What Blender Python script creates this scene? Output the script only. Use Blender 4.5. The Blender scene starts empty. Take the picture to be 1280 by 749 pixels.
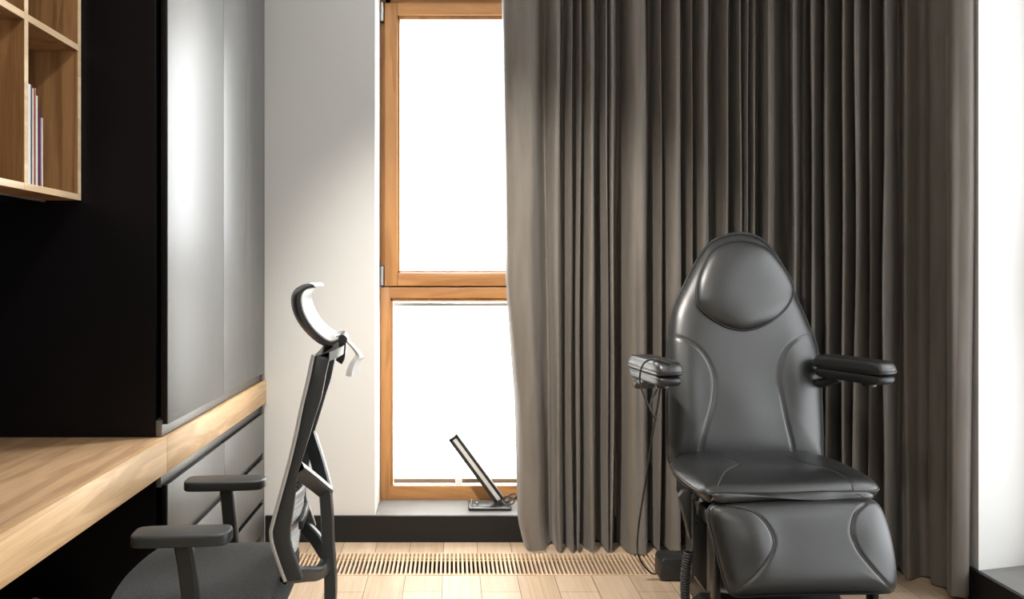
import bpy, bmesh, math, random
from mathutils import Vector, Matrix
C = bpy.context.scene.collection
R = math.radians
rnd = random.Random(7)

# ------------------------------------------------------------------ camera
F_PX, PX0, PY0, CAM_H = 1000.0, 565.0, 340.0, 1.235
cam_d = bpy.data.cameras.new('camera'); cam = bpy.data.objects.new('camera', cam_d); C.objects.link(cam)
cam.location = (0, 0, CAM_H); cam.rotation_euler = (R(90), 0, 0)
cam_d.sensor_width = 36; cam_d.lens = 36*F_PX/1280
cam_d.shift_x = (640-PX0)/1280; cam_d.shift_y = -(374.5-PY0)/1280
cam_d.clip_start = .05
bpy.context.scene.camera = cam
EYE = Vector((0, 0, CAM_H))

def at(px, py, Y): return Vector(((px-PX0)*Y/F_PX, Y, CAM_H-(py-PY0)*Y/F_PX))
def on_plane(px, py, o, n):
    d = Vector(((px-PX0)/F_PX, 1, -(py-PY0)/F_PX))
    t = (Vector(o)-EYE).dot(n)/d.dot(n)
    return EYE+d*t

# ------------------------------------------------------------------ curves
def catmull(pts, closed=False, sub=8):
    P = [Vector(p) for p in pts]; n = len(P); out = []
    segs = n if closed else n-1
    for i in range(segs):
        p1, p2 = P[i], P[(i+1) % n]
        p0 = P[(i-1) % n] if (closed or i > 0) else p1*2-p2
        p3 = P[(i+2) % n] if (closed or i+2 < n) else p2*2-p1
        for k in range(sub):
            t = k/sub
            out.append(.5*((2*p1)+(p2-p0)*t+(2*p0-5*p1+4*p2-p3)*t*t+(3*p1-p0-3*p2+p3)*t**3))
    if not closed: out.append(P[-1].copy())
    return out
def resample(pts, n, closed=False):
    P = list(pts)+([pts[0]] if closed else [])
    L = [0]
    for a, b in zip(P, P[1:]): L.append(L[-1]+(b-a).length)
    out = []; j = 0; m = n if closed else n-1
    for i in range(n):
        s = L[-1]*i/m
        while j < len(L)-2 and L[j+1] < s: j += 1
        t = (s-L[j])/max(1e-9, L[j+1]-L[j])
        out.append(P[j].lerp(P[j+1], min(1, t)))
    return out
def seg_dist(p, poly):
    best = 9
    for a, b in zip(poly, poly[1:]):
        ab = b-a; t = max(0, min(1, (p-a).dot(ab)/max(1e-12, ab.dot(ab))))
        d = (p-a-ab*t).length
        if d < best: best = d
    return best

# ------------------------------------------------------------------ mesh builder
def wloc(o):
    v = Vector((0, 0, 0))
    while o is not None: v = v+o.location; o = o.parent
    return v
class MB:
    def __init__(s): s.bm = bmesh.new()
    def _merge(s, b):
        me = bpy.data.meshes.new('t'); b.to_mesh(me); b.free(); s.bm.from_mesh(me); bpy.data.meshes.remove(me)
    def box(s, x0, x1, y0, y1, z0, z1, bev=0, seg=2, M=None):
        b = bmesh.new()
        bmesh.ops.create_cube(b, size=1)
        for v in b.verts:
            v.co = Vector(((x0+x1)/2+v.co.x*(x1-x0), (y0+y1)/2+v.co.y*(y1-y0), (z0+z1)/2+v.co.z*(z1-z0)))
        if bev: bmesh.ops.bevel(b, geom=b.edges[:], offset=bev, segments=seg, profile=.5, affect='EDGES')
        if M is not None: bmesh.ops.transform(b, matrix=M, verts=b.verts[:])
        s._merge(b); return s
    def tube(s, pts, r, seg=8, closed=False, cap=True):
        P = [Vector(p) for p in pts]; n = len(P); b = bmesh.new(); rings = []
        rr = r if callable(r) else (lambda t: r)
        up = None
        for i in range(n):
            if closed: T = (P[(i+1) % n]-P[i-1]).normalized()
            else: T = (P[min(n-1, i+1)]-P[max(0, i-1)]).normalized()
            if up is None:
                a = Vector((0, 0, 1)) if abs(T.z) < .9 else Vector((1, 0, 0))
                up = (a-T*a.dot(T)).normalized()
            else:
                up = up-T*up.dot(T); up = up.normalized() if up.length > 1e-6 else T.orthogonal().normalized()
            w = T.cross(up); q = rr(i/max(1, n-1))
            rings.append([b.verts.new(P[i]+(up*math.cos(2*math.pi*k/seg)+w*math.sin(2*math.pi*k/seg))*q) for k in range(seg)])
        for i in range(n if closed else n-1):
            A, B = rings[i], rings[(i+1) % n]
            for k in range(seg): b.faces.new((A[k], A[(k+1) % seg], B[(k+1) % seg], B[k]))
        if cap and not closed:
            b.faces.new(rings[0][::-1]); b.faces.new(rings[-1])
        bmesh.ops.recalc_face_normals(b, faces=b.faces[:])
        s._merge(b); return s
    def cyl(s, p, q, r, r2=None, seg=24, bev=0):
        p, q = Vector(p), Vector(q); r2 = r if r2 is None else r2
        b = bmesh.new(); d = q-p
        bmesh.ops.create_cone(b, cap_ends=True, segments=seg, radius1=r, radius2=r2, depth=d.length)
        if bev: bmesh.ops.bevel(b, geom=[e for e in b.edges if len(e.link_faces) == 2 and any(len(f.verts) > 4 for f in e.link_faces)], offset=bev, segments=2, affect='EDGES')
        M = Matrix.Translation((p+q)/2) @ d.to_track_quat('Z', 'Y').to_matrix().to_4x4()
        bmesh.ops.transform(b, matrix=M, verts=b.verts[:]); s._merge(b); return s
    def prism(s, pts, offset, bev=0, seg=2):
        """closed 3D polygon (planar) pushed along the vector offset"""
        b = bmesh.new(); off = Vector(offset)
        A = [b.verts.new(Vector(p)) for p in pts]; B = [b.verts.new(Vector(p)+off) for p in pts]; n = len(A)
        b.faces.new(A[::-1]); b.faces.new(B)
        for i in range(n): b.faces.new((A[i], A[(i+1) % n], B[(i+1) % n], B[i]))
        bmesh.ops.recalc_face_normals(b, faces=b.faces[:])
        if bev:
            es = [e for e in b.edges if len(e.link_faces) == 2 and e.calc_face_angle(0) > .6]
            bmesh.ops.bevel(b, geom=es, offset=bev, segments=seg, profile=.5, affect='EDGES')
        s._merge(b); return s
    def pad(s, outline, o, ex, ey, ez, Tf, Tb, pf=4, pb=6, seams=(), groove=.006, gw=.006, bulge=None, N=160, K=26):
        """rounded cushion over a star-shaped outline given in the (ex, ey) plane"""
        O = resample(catmull(outline, True, 6), N, True)
        c = sum(O, Vector((0, 0)))/len(O); b = bmesh.new()
        o, ex, ey, ez = Vector(o), Vector(ex), Vector(ey), Vector(ez)
        def h(q, r, side):
            if side > 0:
                z = Tf*max(0, 1-r**pf)**.5
                if bulge: z += bulge(q)*(1-r**4)
                for sm in seams:
                    d = seg_dist(q, sm)
                    if d < 4*gw: z -= groove*math.exp(-(d/gw)**2)*(1-r**8)
                return z
            return -Tb*max(0, 1-r**pb)**.5
        edge = None
        for side in (1, -1):
            q = c; top = b.verts.new(o+ex*q.x+ey*q.y+ez*h(q, 0, side)); prev = None
            for k in range(1, K+1):
                r = 1-(1-k/K)**1.7
                if k == K and edge: ring = edge
                else:
                    ring = []
                    for p in O:
                        q = c+(p-c)*r
                        ring.append(b.verts.new(o+ex*q.x+ey*q.y+ez*h(q, r, side)))
                    if k == K: edge = ring
                for i in range(N):
                    j = (i+1) % N
                    if prev is None: b.faces.new((top, ring[i], ring[j]))
                    else: b.faces.new((prev[i], ring[i], ring[j], prev[j]))
                prev = ring
        bmesh.ops.recalc_face_normals(b, faces=b.faces[:])
        s._merge(b); return s
    def grid(s, rows, thick=0):
        b = bmesh.new(); V = [[b.verts.new(p) for p in r] for r in rows]
        for A, B in zip(V, V[1:]):
            for i in range(len(A)-1): b.faces.new((A[i], A[i+1], B[i+1], B[i]))
        bmesh.ops.recalc_face_normals(b, faces=b.faces[:])
        if thick: bmesh.ops.solidify(b, geom=b.faces[:], thickness=thick)
        s._merge(b); return s
    def build(s, name, mat, parent=None, smooth=True, angle=40):
        me = bpy.data.meshes.new(name)
        off = wloc(parent) if parent else Vector((0, 0, 0))
        bmesh.ops.translate(s.bm, vec=-off, verts=s.bm.verts[:])
        s.bm.to_mesh(me); s.bm.free()
        o = bpy.data.objects.new(name, me); C.objects.link(o)
        if mat: me.materials.append(mat)
        if smooth:
            for p in me.polygons: p.use_smooth = True
            try: me.set_sharp_from_angle(angle=R(angle))
            except Exception: pass
        if parent: o.parent = parent
        return o
def tag(o, label=None, cat=None, group=None, kind=None):
    if label: o['label'] = label
    if cat: o['category'] = cat
    if group: o['group'] = group
    if kind: o['kind'] = kind
    return o
def empty(name, loc, label=None, cat=None, group=None, kind=None):
    o = bpy.data.objects.new(name, None); C.objects.link(o); o.location = loc; o.empty_display_size = .1
    return tag(o, label, cat, group, kind)
def struct(o): o['kind'] = 'structure'; return o

# ------------------------------------------------------------------ materials
def new_mat(name):
    m = bpy.data.materials.new(name); m.use_nodes = True
    nt = m.node_tree; b = nt.nodes['Principled BSDF']; return m, nt, b
def noise_bump(nt, b, scale, strength, dist=.002, detail=4, stretch=None, kind='noise'):
    tc = nt.nodes.new('ShaderNodeTexCoord'); mp = nt.nodes.new('ShaderNodeMapping')
    if stretch: mp.inputs['Scale'].default_value = stretch
    nt.links.new(tc.outputs['Object'], mp.inputs[0])
    if kind == 'voronoi':
        n = nt.nodes.new('ShaderNodeTexVoronoi'); out = n.outputs['Distance']
    else:
        n = nt.nodes.new('ShaderNodeTexNoise'); n.inputs['Detail'].default_value = detail; out = n.outputs[0]
    n.inputs['Scale'].default_value = scale; nt.links.new(mp.outputs[0], n.inputs['Vector'])
    bp = nt.nodes.new('ShaderNodeBump'); bp.inputs['Strength'].default_value = strength; bp.inputs['Distance'].default_value = dist
    nt.links.new(out, bp.inputs['Height']); nt.links.new(bp.outputs[0], b.inputs['Normal'])
    return n, mp
def plain(name, col, rough=.5, metal=0, spec=.5, bump=None, var=0, sheen=0, coat=0, vscale=9):
    m, nt, b = new_mat(name)
    b.inputs['Base Color'].default_value = (*col, 1); b.inputs['Roughness'].default_value = rough
    b.inputs['Metallic'].default_value = metal; b.inputs['Specular IOR Level'].default_value = spec
    if sheen: b.inputs['Sheen Weight'].default_value = sheen; b.inputs['Sheen Roughness'].default_value = .4
    if coat: b.inputs['Coat Weight'].default_value = coat
    if bump: noise_bump(nt, b, *bump)
    if var:
        tc = nt.nodes.new('ShaderNodeTexCoord'); n = nt.nodes.new('ShaderNodeTexNoise'); n.inputs['Scale'].default_value = vscale
        nt.links.new(tc.outputs['Object'], n.inputs['Vector'])
        mx = nt.nodes.new('ShaderNodeMix'); mx.data_type = 'RGBA'
        mx.inputs[6].default_value = (*[c*(1-var) for c in col], 1); mx.inputs[7].default_value = (*[min(1, c*(1+var)) for c in col], 1)
        nt.links.new(n.outputs[0], mx.inputs[0]); nt.links.new(mx.outputs[2], b.inputs['Base Color'])
    return m
def wood(name, dark, light, axis='y', rough=.45, fine=1.0, spec=.35):
    m, nt, b = new_mat(name); N = nt.nodes.new; L = nt.links.new
    tc = N('ShaderNodeTexCoord')
    def stretched(long, cross):
        mp = N('ShaderNodeMapping'); s = {'x': (long, cross, cross), 'y': (cross, long, cross), 'z': (cross, cross, long)}[axis]
        mp.inputs['Scale'].default_value = s; L(tc.outputs['Object'], mp.inputs[0]); return mp
    a = stretched(.55*fine, 6*fine); n1 = N('ShaderNodeTexNoise'); n1.inputs['Scale'].default_value = 1.6; n1.inputs['Detail'].default_value = 5; n1.inputs['Distortion'].default_value = 1.2
    L(a.outputs[0], n1.inputs['Vector'])
    g = stretched(4*fine, 150*fine); n2 = N('ShaderNodeTexNoise'); n2.inputs['Scale'].default_value = 1.5; n2.inputs['Detail'].default_value = 3
    L(g.outputs[0], n2.inputs['Vector'])
    # growth-ring bands from a sine of the broad noise
    mul = N('ShaderNodeMath'); mul.operation = 'MULTIPLY'; mul.inputs[1].default_value = 26; L(n1.outputs[0], mul.inputs[0])
    si = N('ShaderNodeMath'); si.operation = 'SINE'; L(mul.outputs[0], si.inputs[0])
    ma = N('ShaderNodeMath'); ma.operation = 'MULTIPLY_ADD'; ma.inputs[1].default_value = .12; L(si.outputs[0], ma.inputs[0]); L(n1.outputs[0], ma.inputs[2])
    mb = N('ShaderNodeMath'); mb.operation = 'MULTIPLY_ADD'; mb.inputs[1].default_value = .45; L(n2.outputs[0], mb.inputs[0]); L(ma.outputs[0], mb.inputs[2])
    rp = N('ShaderNodeValToRGB'); rp.color_ramp.elements[0].position = .42; rp.color_ramp.elements[1].position = 1.0
    rp.color_ramp.elements[0].color = (*dark, 1); rp.color_ramp.elements[1].color = (*light, 1)
    L(mb.outputs[0], rp.inputs[0]); L(rp.outputs[0], b.inputs['Base Color'])
    b.inputs['Roughness'].default_value = rough; b.inputs['Specular IOR Level'].default_value = spec
    bp = N('ShaderNodeBump'); bp.inputs['Strength'].default_value = .15; bp.inputs['Distance'].default_value = .001
    L(n2.outputs[0], bp.inputs['Height']); L(bp.outputs[0], b.inputs['Normal'])
    return m
def floor_mat():
    m, nt, b = new_mat('oak_planks'); N = nt.nodes.new; L = nt.links.new
    tc = N('ShaderNodeTexCoord'); mp = N('ShaderNodeMapping')
    mp.inputs['Rotation'].default_value = (0, 0, R(90)); mp.inputs['Location'].default_value = (.37, .189, 0)
    L(tc.outputs['Object'], mp.inputs[0])
    br = N('ShaderNodeTexBrick'); br.offset = .43; br.inputs['Scale'].default_value = 1
    br.inputs['Brick Width'].default_value = 1.9; br.inputs['Row Height'].default_value = .151
    br.inputs['Mortar Size'].default_value = .0014; br.inputs['Mortar Smooth'].default_value = .2
    br.inputs['Color1'].default_value = (.50, .375, .26, 1); br.inputs['Color2'].default_value = (.62, .485, .355, 1)
    br.inputs['Mortar'].default_value = (.10, .06, .035, 1)
    L(mp.outputs[0], br.inputs['Vector'])
    m2 = N('ShaderNodeMapping'); m2.inputs['Scale'].default_value = (26, 1.3, 1); L(tc.outputs['Object'], m2.inputs[0])
    n = N('ShaderNodeTexNoise'); n.inputs['Scale'].default_value = 2; n.inputs['Detail'].default_value = 5; n.inputs['Distortion'].default_value = .8
    L(m2.outputs[0], n.inputs['Vector'])
    rp = N('ShaderNodeValToRGB'); rp.color_ramp.elements[0].position = .3; rp.color_ramp.elements[1].position = .75
    rp.color_ramp.elements[0].color = (.80, .76, .72, 1); rp.color_ramp.elements[1].color = (1.05, 1.05, 1.05, 1)
    L(n.outputs[0], rp.inputs[0])
    mx = N('ShaderNodeMix'); mx.data_type = 'RGBA'; mx.blend_type = 'MULTIPLY'; mx.inputs[0].default_value = 1
    L(br.outputs['Color'], mx.inputs[6]); L(rp.outputs[0], mx.inputs[7]); L(mx.outputs[2], b.inputs['Base Color'])
    b.inputs['Roughness'].default_value = .42; b.inputs['Specular IOR Level'].default_value = .35
    bp = N('ShaderNodeBump'); bp.inputs['Strength'].default_value = .35; bp.inputs['Distance'].default_value = .001; bp.invert = True
    L(br.outputs['Fac'], bp.inputs['Height']); L(bp.outputs[0], b.inputs['Normal'])
    return m
def glass_mat():
    m, nt, b = new_mat('window_glass'); nt.nodes.remove(b); N = nt.nodes.new; L = nt.links.new
    t = N('ShaderNodeBsdfTransparent'); g = N('ShaderNodeBsdfGlossy'); g.inputs['Roughness'].default_value = .02
    fr = N('ShaderNodeFresnel'); fr.inputs['IOR'].default_value = 1.45
    ge = N('ShaderNodeNewGeometry'); fm = N('ShaderNodeMath'); fm.operation = 'SUBTRACT'; fm.use_clamp = True
    L(fr.outputs[0], fm.inputs[0]); L(ge.outputs['Backfacing'], fm.inputs[1])
    mx = N('ShaderNodeMixShader'); L(fm.outputs[0], mx.inputs[0]); L(t.outputs[0], mx.inputs[1]); L(g.outputs[0], mx.inputs[2])
    L(mx.outputs[0], nt.nodes['Material Output'].inputs[0]); return m
def sheer_mat(name, col, trans, tr_col=None):
    """cloth that lets light through: diffuse + translucent"""
    m, nt, b = new_mat(name); nt.nodes.remove(b); N = nt.nodes.new; L = nt.links.new
    d = N('ShaderNodeBsdfDiffuse'); d.inputs[0].default_value = (*col, 1)
    t = N('ShaderNodeBsdfTranslucent'); t.inputs[0].default_value = (*(tr_col or col), 1)
    mx = N('ShaderNodeMixShader'); mx.inputs[0].default_value = trans
    L(d.outputs[0], mx.inputs[1]); L(t.outputs[0], mx.inputs[2]); L(mx.outputs[0], nt.nodes['Material Output'].inputs[0]); return m
def mesh_cloth():
    m, nt, b = new_mat('back_mesh'); N = nt.nodes.new; L = nt.links.new
    b.inputs['Base Color'].default_value = (.03, .032, .032, 1); b.inputs['Roughness'].default_value = .7
    tc = N('ShaderNodeTexCoord'); v = N('ShaderNodeTexVoronoi'); v.inputs['Scale'].default_value = 260; v.inputs['Randomness'].default_value = .2
    L(tc.outputs['Object'], v.inputs['Vector'])
    c = N('ShaderNodeMath'); c.operation = 'GREATER_THAN'; c.inputs[1].default_value = .32; L(v.outputs['Distance'], c.inputs[0])
    L(c.outputs[0], b.inputs['Alpha']); return m
def velvet():
    m, nt, b = new_mat('taupe_velvet'); N = nt.nodes.new; L = nt.links.new
    tc = N('ShaderNodeTexCoord'); mp = N('ShaderNodeMapping'); mp.inputs['Scale'].default_value = (14, 14, 1.6); L(tc.outputs['Object'], mp.inputs[0])
    n = N('ShaderNodeTexNoise'); n.inputs['Scale'].default_value = 2; n.inputs['Detail'].default_value = 4; L(mp.outputs[0], n.inputs['Vector'])
    rp = N('ShaderNodeValToRGB'); rp.color_ramp.elements[0].position = .25; rp.color_ramp.elements[1].position = .75
    rp.color_ramp.elements[0].color = (.135, .118, .100, 1); rp.color_ramp.elements[1].color = (.188, .166, .142, 1)
    L(n.outputs[0], rp.inputs[0]); L(rp.outputs[0], b.inputs['Base Color'])
    b.inputs['Roughness'].default_value = .55; b.inputs['Specular IOR Level'].default_value = .25
    b.inputs['Sheen Weight'].default_value = .25; b.inputs['Sheen Roughness'].default_value = .35
    return m
M = dict(
    wall=plain('painted_wall', (.60, .595, .575), .8, bump=(60, .06, .002)),
    reveal=plain('white_paint', (.72, .72, .70), .75),
    ceiling=plain('white_ceiling', (.8, .8, .79), .85),
    plinth=plain('dark_plinth', (.010, .010, .0095), .5, spec=.3, var=.1),
    sill=plain('slate_sill', (.20, .20, .195), .45, var=.15),
    floor=floor_mat(),
    oak=wood('oak_desk', (.50, .31, .155), (.76, .525, .295), 'y', .42, 1.5),
    oak_dark=wood('oak_desk_top', (.33, .20, .11), (.54, .355, .205), 'y', .40, 1.5),
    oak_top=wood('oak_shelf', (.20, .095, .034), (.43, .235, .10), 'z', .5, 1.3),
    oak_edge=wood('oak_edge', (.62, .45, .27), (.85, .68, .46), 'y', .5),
    frame=wood('window_timber', (.30, .135, .046), (.46, .23, .085), 'z', .4),
    frame_h=wood('window_timber_rail', (.30, .135, .046), (.46, .23, .085), 'x', .4),
    slat=wood('grille_timber', (.52, .37, .25), (.66, .50, .36), 'y', .5),
    rod=plain('brass_rod', (.40, .27, .10), .4, .4),
    trench=plain('trench_brown', (.035, .022, .014), .7),
    lacquer=plain('graphite_lacquer', (.135, .135, .13), .45, spec=.65),
    black=plain('black_panel', (.0045, .0038, .0048), .42, spec=.2),
    grip=plain('aluminium_grip', (.20, .195, .185), .4, .5),
    leather=plain('black_leather', (.016, .0172, .0172), .36, spec=.9, bump=(420, .22, .0006, 2, None, 'voronoi')),
    leather_edge=plain('leather_piping', (.02, .021, .021), .45, spec=.5),
    stitch=plain('grey_thread', (.10, .102, .10), .6),
    blackplastic=plain('black_plastic', (.02, .021, .021), .38, spec=.5),
    blackmetal=plain('black_steel', (.012, .012, .012), .35, spec=.5),
    greyplastic=plain('graphite_plastic', (.030, .033, .033), .40, spec=.5, bump=(900, .1, .0004)),
    trimgrey=plain('pale_mesh_edge', (.55, .55, .53), .5),
    seatcloth=plain('charcoal_cloth', (.040, .042, .042), .9, spec=.2, bump=(330, 1.0, .003, 2), sheen=.15, var=.75, vscale=170),
    mesh=mesh_cloth(),
    shell=plain('white_shell', (.50, .50, .49), .45),
    lumbar=plain('pale_lumbar', (.62, .62, .60), .5),
    paper=plain('white_paper', (.85, .85, .83), .8),
    steel=plain('brushed_steel', (.55, .55, .53), .3, .9),
    chrome=plain('chrome', (.7, .7, .7), .15, 1),
    rubber=plain('black_rubber', (.012, .012, .012), .55),
    velvet=velvet(),
    blind=sheer_mat('blind_cloth', (.9, .89, .86), .55, (.95, .93, .88)),
    glass=glass_mat(),
    grey=plain('grey_nylon', (.55, .55, .55), .6, var=.2),
)

# ------------------------------------------------------------------ room shell
D = 3.665                    # front wall
XL, XR, YB, ZC = -1.56, 1.965, -1.7, 2.78
WX0, WX1, WZ0, WZ1 = -.3555, .80, .121, 2.575      # front window opening
Y2 = 3.906
# floor with the trench cut out
GX0, GX1, GY0, GY1 = -.80, .90, 3.253, 3.509
f = MB()
for b in ((XL-.1, XR+.35, YB-.1, GY0), (XL-.1, GX0, GY0, GY1), (GX1, XR+.35, GY0, GY1), (XL-.1, XR+.35, GY1, D+.02)):
    f.box(*b, -.12, 0)
struct(f.build('floor', M['floor'], smooth=False))
struct(MB().box(XL-.1, XR+.4, YB-.1, D+.4, ZC, ZC+.1).build('ceiling', M['ceiling'], smooth=False))
# front wall: 4 blocks around the opening, white lining on the reveals
w = MB(); w.box(XL-.1, WX0, D, D+.36, 0, ZC); w.box(WX1, XR+.4, D, D+.36, 0, ZC); w.box(WX0, WX1, D, D+.36, WZ1, ZC); w.box(WX0, WX1, D, D+.36, 0, WZ0-.02)
struct(w.build('wall_front', M['wall'], smooth=False))
w = MB(); w.box(WX0, WX0+.004, D+.001, Y2+.03, WZ0, WZ1); w.box(WX1-.004, WX1, D+.001, Y2+.03, WZ0, WZ1); w.box(WX0, WX1, D+.001, Y2+.03, WZ1-.004, WZ1)
struct(w.build('trim_1', M['reveal'], smooth=False))
struct(MB().box(XL-.1, XL, YB-.1, D, 0, ZC).build('wall_left', M['black'], smooth=False))
struct(MB().box(XL-.1, XR+.4, YB-.1, YB, 0, ZC).build('wall_back', M['wall'], smooth=False))
# right wall with its own window bay (splayed reveal)
RY0, RY1 = .35, 2.985; RZ0 = .121; RZ1 = 2.575
w = MB(); w.box(XR, XR+.4, RY1+.10, D, 0, ZC); w.box(XR, XR+.4, YB, RY0, 0, ZC); w.box(XR, XR+.4, RY0, RY1+.10, RZ1, ZC); w.box(XR, XR+.4, RY0, RY1+.10, 0, RZ0-.02)
struct(w.build('wall_right', M['wall'], smooth=False))
w = MB(); w.prism([(XR, RY1, RZ0), (XR+.34, RY1+.085, RZ0), (XR+.34, RY1+.099, RZ0), (XR, RY1+.099, RZ0)], (0, 0, RZ1-RZ0))
struct(w.build('trim_2', M['reveal'], smooth=False))
# plinths (skirting) and sills
struct(MB().box(-.853, XR, D-.014, D+.0005, 0, WZ0-.0012, .001).build('baseboard_front', M['plinth'], smooth=False))
struct(MB().box(XR-.014, XR+.0005, YB, D-.014, 0, RZ0-.0012, .001).build('baseboard_right', M['plinth'], smooth=False))
struct(MB().box(WX0+.004, WX1-.004, D+.001, Y2+.03, WZ0-.02, WZ0, .0015).build('trim_3', M['sill'], smooth=False))
struct(MB().box(XR+.001, XR+.30, RY0, RY1, RZ0-.02, RZ0, .0015).build('trim_4', M['sill'], smooth=False))
struct(MB().prism([(XR, RY1, RZ0-.02), (XR+.30, RY1, RZ0-.02), (XR+.30, RY1+.073, RZ0-.02)], (0, 0, .0199)).build('trim_5', M['sill'], smooth=False))

def zf(py, Y=Y2): return CAM_H-(py-PY0)*Y/F_PX
def xf(px, Y=Y2): return (px-PX0)*Y/F_PX
# ------------------------------------------------------------------ front window
win = struct(empty('window_1', (WX0+.25, Y2, WZ0)))
x0, x1 = WX0+.004, WX1-.004; xs = xf(481); xg = xf(500)
zt, zm0, zm1, zb = WZ1-.004, zf(358.5), zf(373), zf(608)
fr = MB()
for X in ((x0, xf(488)), (x1-.055, x1)): fr.box(X[0], X[1], Y2, Y2+.075, WZ0, zm0-.001, .003)
for X in ((x0, xs+.03), (x1-.06, x1)): fr.box(X[0], X[1], Y2+.008, Y2+.075, zm0, zt, .003)
fr.build('window_frame', M['frame'], win)
fr = MB(); fr.box(xf(488)-.002, x1-.05, Y2, Y2+.075, zm1, zm0-.001, .003); fr.box(xf(488)-.002, x1-.05, Y2, Y2+.075, WZ0, zf(608), .003)
fr.box(xs, x1-.05, Y2+.008, Y2+.075, zf(5), zt, .003); fr.box(xs-.01, x1-.05, Y2+.0505, Y2+.075, zm0-.004, zf(350), .001)
fr.build('window_rail', M['frame_h'], win)
# inner glazing beads of the lower light
bd = MB(); bd.box(xf(488)-.001, xf(491), Y2+.014, Y2+.06, zf(608), zm1+.001, .002); bd.box(xf(488), x1-.05, Y2+.014, Y2+.06, zf(377), zm1+.001, .002)
bd.build('glazing_bead', M['frame'], win)
sash = MB()
sz0, sz1 = zf(357.5), zf(4.5)
sash.box(xs, xf(497), Y2-.014, Y2+.05, sz0, sz1, .004); sash.box(x1-.13, x1-.06, Y2-.014, Y2+.05, sz0, sz1, .004)
sh = sash.build('sash', M['frame'], win)
rl = MB(); rl.box(xf(497), x1-.13, Y2-.014, Y2+.05, zf(20), sz1, .004); rl.box(xf(497), x1-.13, Y2-.014, Y2+.05, sz0, zf(341), .004)
rl.build('sash_rail', M['frame_h'], sh)
bd = MB(); bd.box(xf(496.5), xg, Y2+.0, Y2+.04, zf(341), zf(20), .003); bd.box(xf(497), x1-.13, Y2, Y2+.04, zf(20.5), zf(23.7), .003)
bd.box(xf(497), x1-.13, Y2, Y2+.04, zf(340.7), zf(338.7), .002); bd.build('sash_bead', M['frame'], sh)
for y0, y1 in ((4, 27), (333, 357)):
    h = MB(); h.cyl((xf(477.6), Y2-.010, zf(y1)), (xf(477.6), Y2-.010, zf(y0)), .0085, bev=.002)
    hh = h.build('hinge', M['steel'], win)
    MB().box(xf(475), xf(481.2), Y2-.004, Y2+.010, zf(y1)-.006, zf(y0)+.004, .002).build('hinge_plate', M['rubber'], hh)
MB().box(xg-.01, x1-.12, Y2+.022, Y2+.026, zf(341), zf(20)).build('pane', M['glass'], sh, smooth=False)
MB().box(xf(489), x1-.05, Y2+.040, Y2+.044, zf(609), zf(374)).build('pane', M['glass'], win, smooth=False)
# pleated blind in the lower light
bl = empty('pleated_blind', (xf(491)+.3, Y2+.03, zf(608)), 'white pleated blind drawn over the lower window light', 'blind')
by = Y2+.026
bx0, bx1 = xf(492), x1-.054
n = 44; rows = []
ztop, zbot = zf(382), zf(600)
for i in range(2*n+1):
    z = ztop+(zbot-ztop)*i/(2*n); y = by+(.005 if i % 2 else -.005)
    rows.append([Vector((bx0, y, z)), Vector((bx1, y, z))])
MB().grid(rows).build('blind_fabric', M['blind'], bl, smooth=False)
r_ = MB(); r_.box(bx0, bx1, by-.014, by+.010, zf(383), zf(378), .003); r_.build('head_rail', M['steel'], bl)
MB().box(xf(568), xf(577), by-.018, by-.012, zf(382), zf(379.5), .001).build('pull_tab', M['steel'], bl)
r_ = MB(); r_.box(bx0, bx1, by-.014, by+.010, zf(605), zf(599.5), .003); r_.build('bottom_rail', plain('bronze_rail', (.30, .22, .16), .4, .3), bl)
MB().box(xf(569), xf(577.5), by-.019, by-.010, zf(607), zf(600), .002).build('pull_tab', M['paper'], bl)

# right window: timber frame at the outer side of the bay
w2 = struct(empty('window_2', (XR+.3, 1.6, RZ0)))
fx = XR+.31
fr = MB()
for y in (RY0, 1.55, RY1-.0): fr.box(fx, fx+.07, y-.0 if y < 2 else y-.045, y+.08 if y < 2 else y+.085, RZ0, RZ1, .004)
fr.build('window_frame', M['frame'], w2)
fr = MB(); fr.box(fx, fx+.07, RY0+.079, RY1-.044, RZ0, RZ0+.08, .004); fr.box(fx, fx+.07, RY0+.079, RY1-.044, RZ1-.08, RZ1, .004)
fr.box(fx, fx+.07, RY0+.079, RY1-.044, 1.14, 1.22, .004); fr.build('window_rail', M['frame'], w2)
MB().box(fx+.03, fx+.034, RY0+.03, RY1, RZ0+.04, RZ1-.04).build('pane', M['glass'], w2, smooth=False)
hz = MB(); hz.cyl((fx-.012, RY1+.03, 1.15), (fx-.012, RY1+.03, 1.44), .012, bev=.003); hz.build('hinge', M['rubber'], w2)

# ------------------------------------------------------------------ floor grille
gr = empty('floor_grille', ((GX0+GX1)/2, GY0, -.08), 'long timber slat convector grille set in the floor below the window', 'floor grille')
t = MB(); t.box(GX0+.001, GX1-.001, GY0+.001, GY1-.001, -.1, -.09); t.box(GX0+.001, GX1-.001, GY0+.001, GY0+.004, -.09, -.004); t.box(GX0+.001, GX1-.001, GY1-.004, GY1-.001, -.09, -.004)
t.box(GX0+.001, GX0+.004, GY0+.004, GY1-.004, -.09, -.004); t.box(GX1-.004, GX1-.001, GY0+.004, GY1-.004, -.09, -.004)
t.build('trench', M['trench'], gr, smooth=False)
e = MB(); e.box(GX0+.001, GX1-.001, GY0+.001, GY0+.008, -.02, .002); e.box(GX0+.001, GX1-.001, GY1-.008, GY1-.001, -.02, .002); e.box(GX1-.008, GX1-.001, GY0+.008, GY1-.008, -.02, .002)
e.build('frame', M['slat'], gr, smooth=False)
sl = MB(); x = GX0+.012
while x < GX1-.014:
    sl.box(x-.0042, x+.0042, GY0+.008, GY1-.008, -.018, .0015); x += .0181
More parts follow.
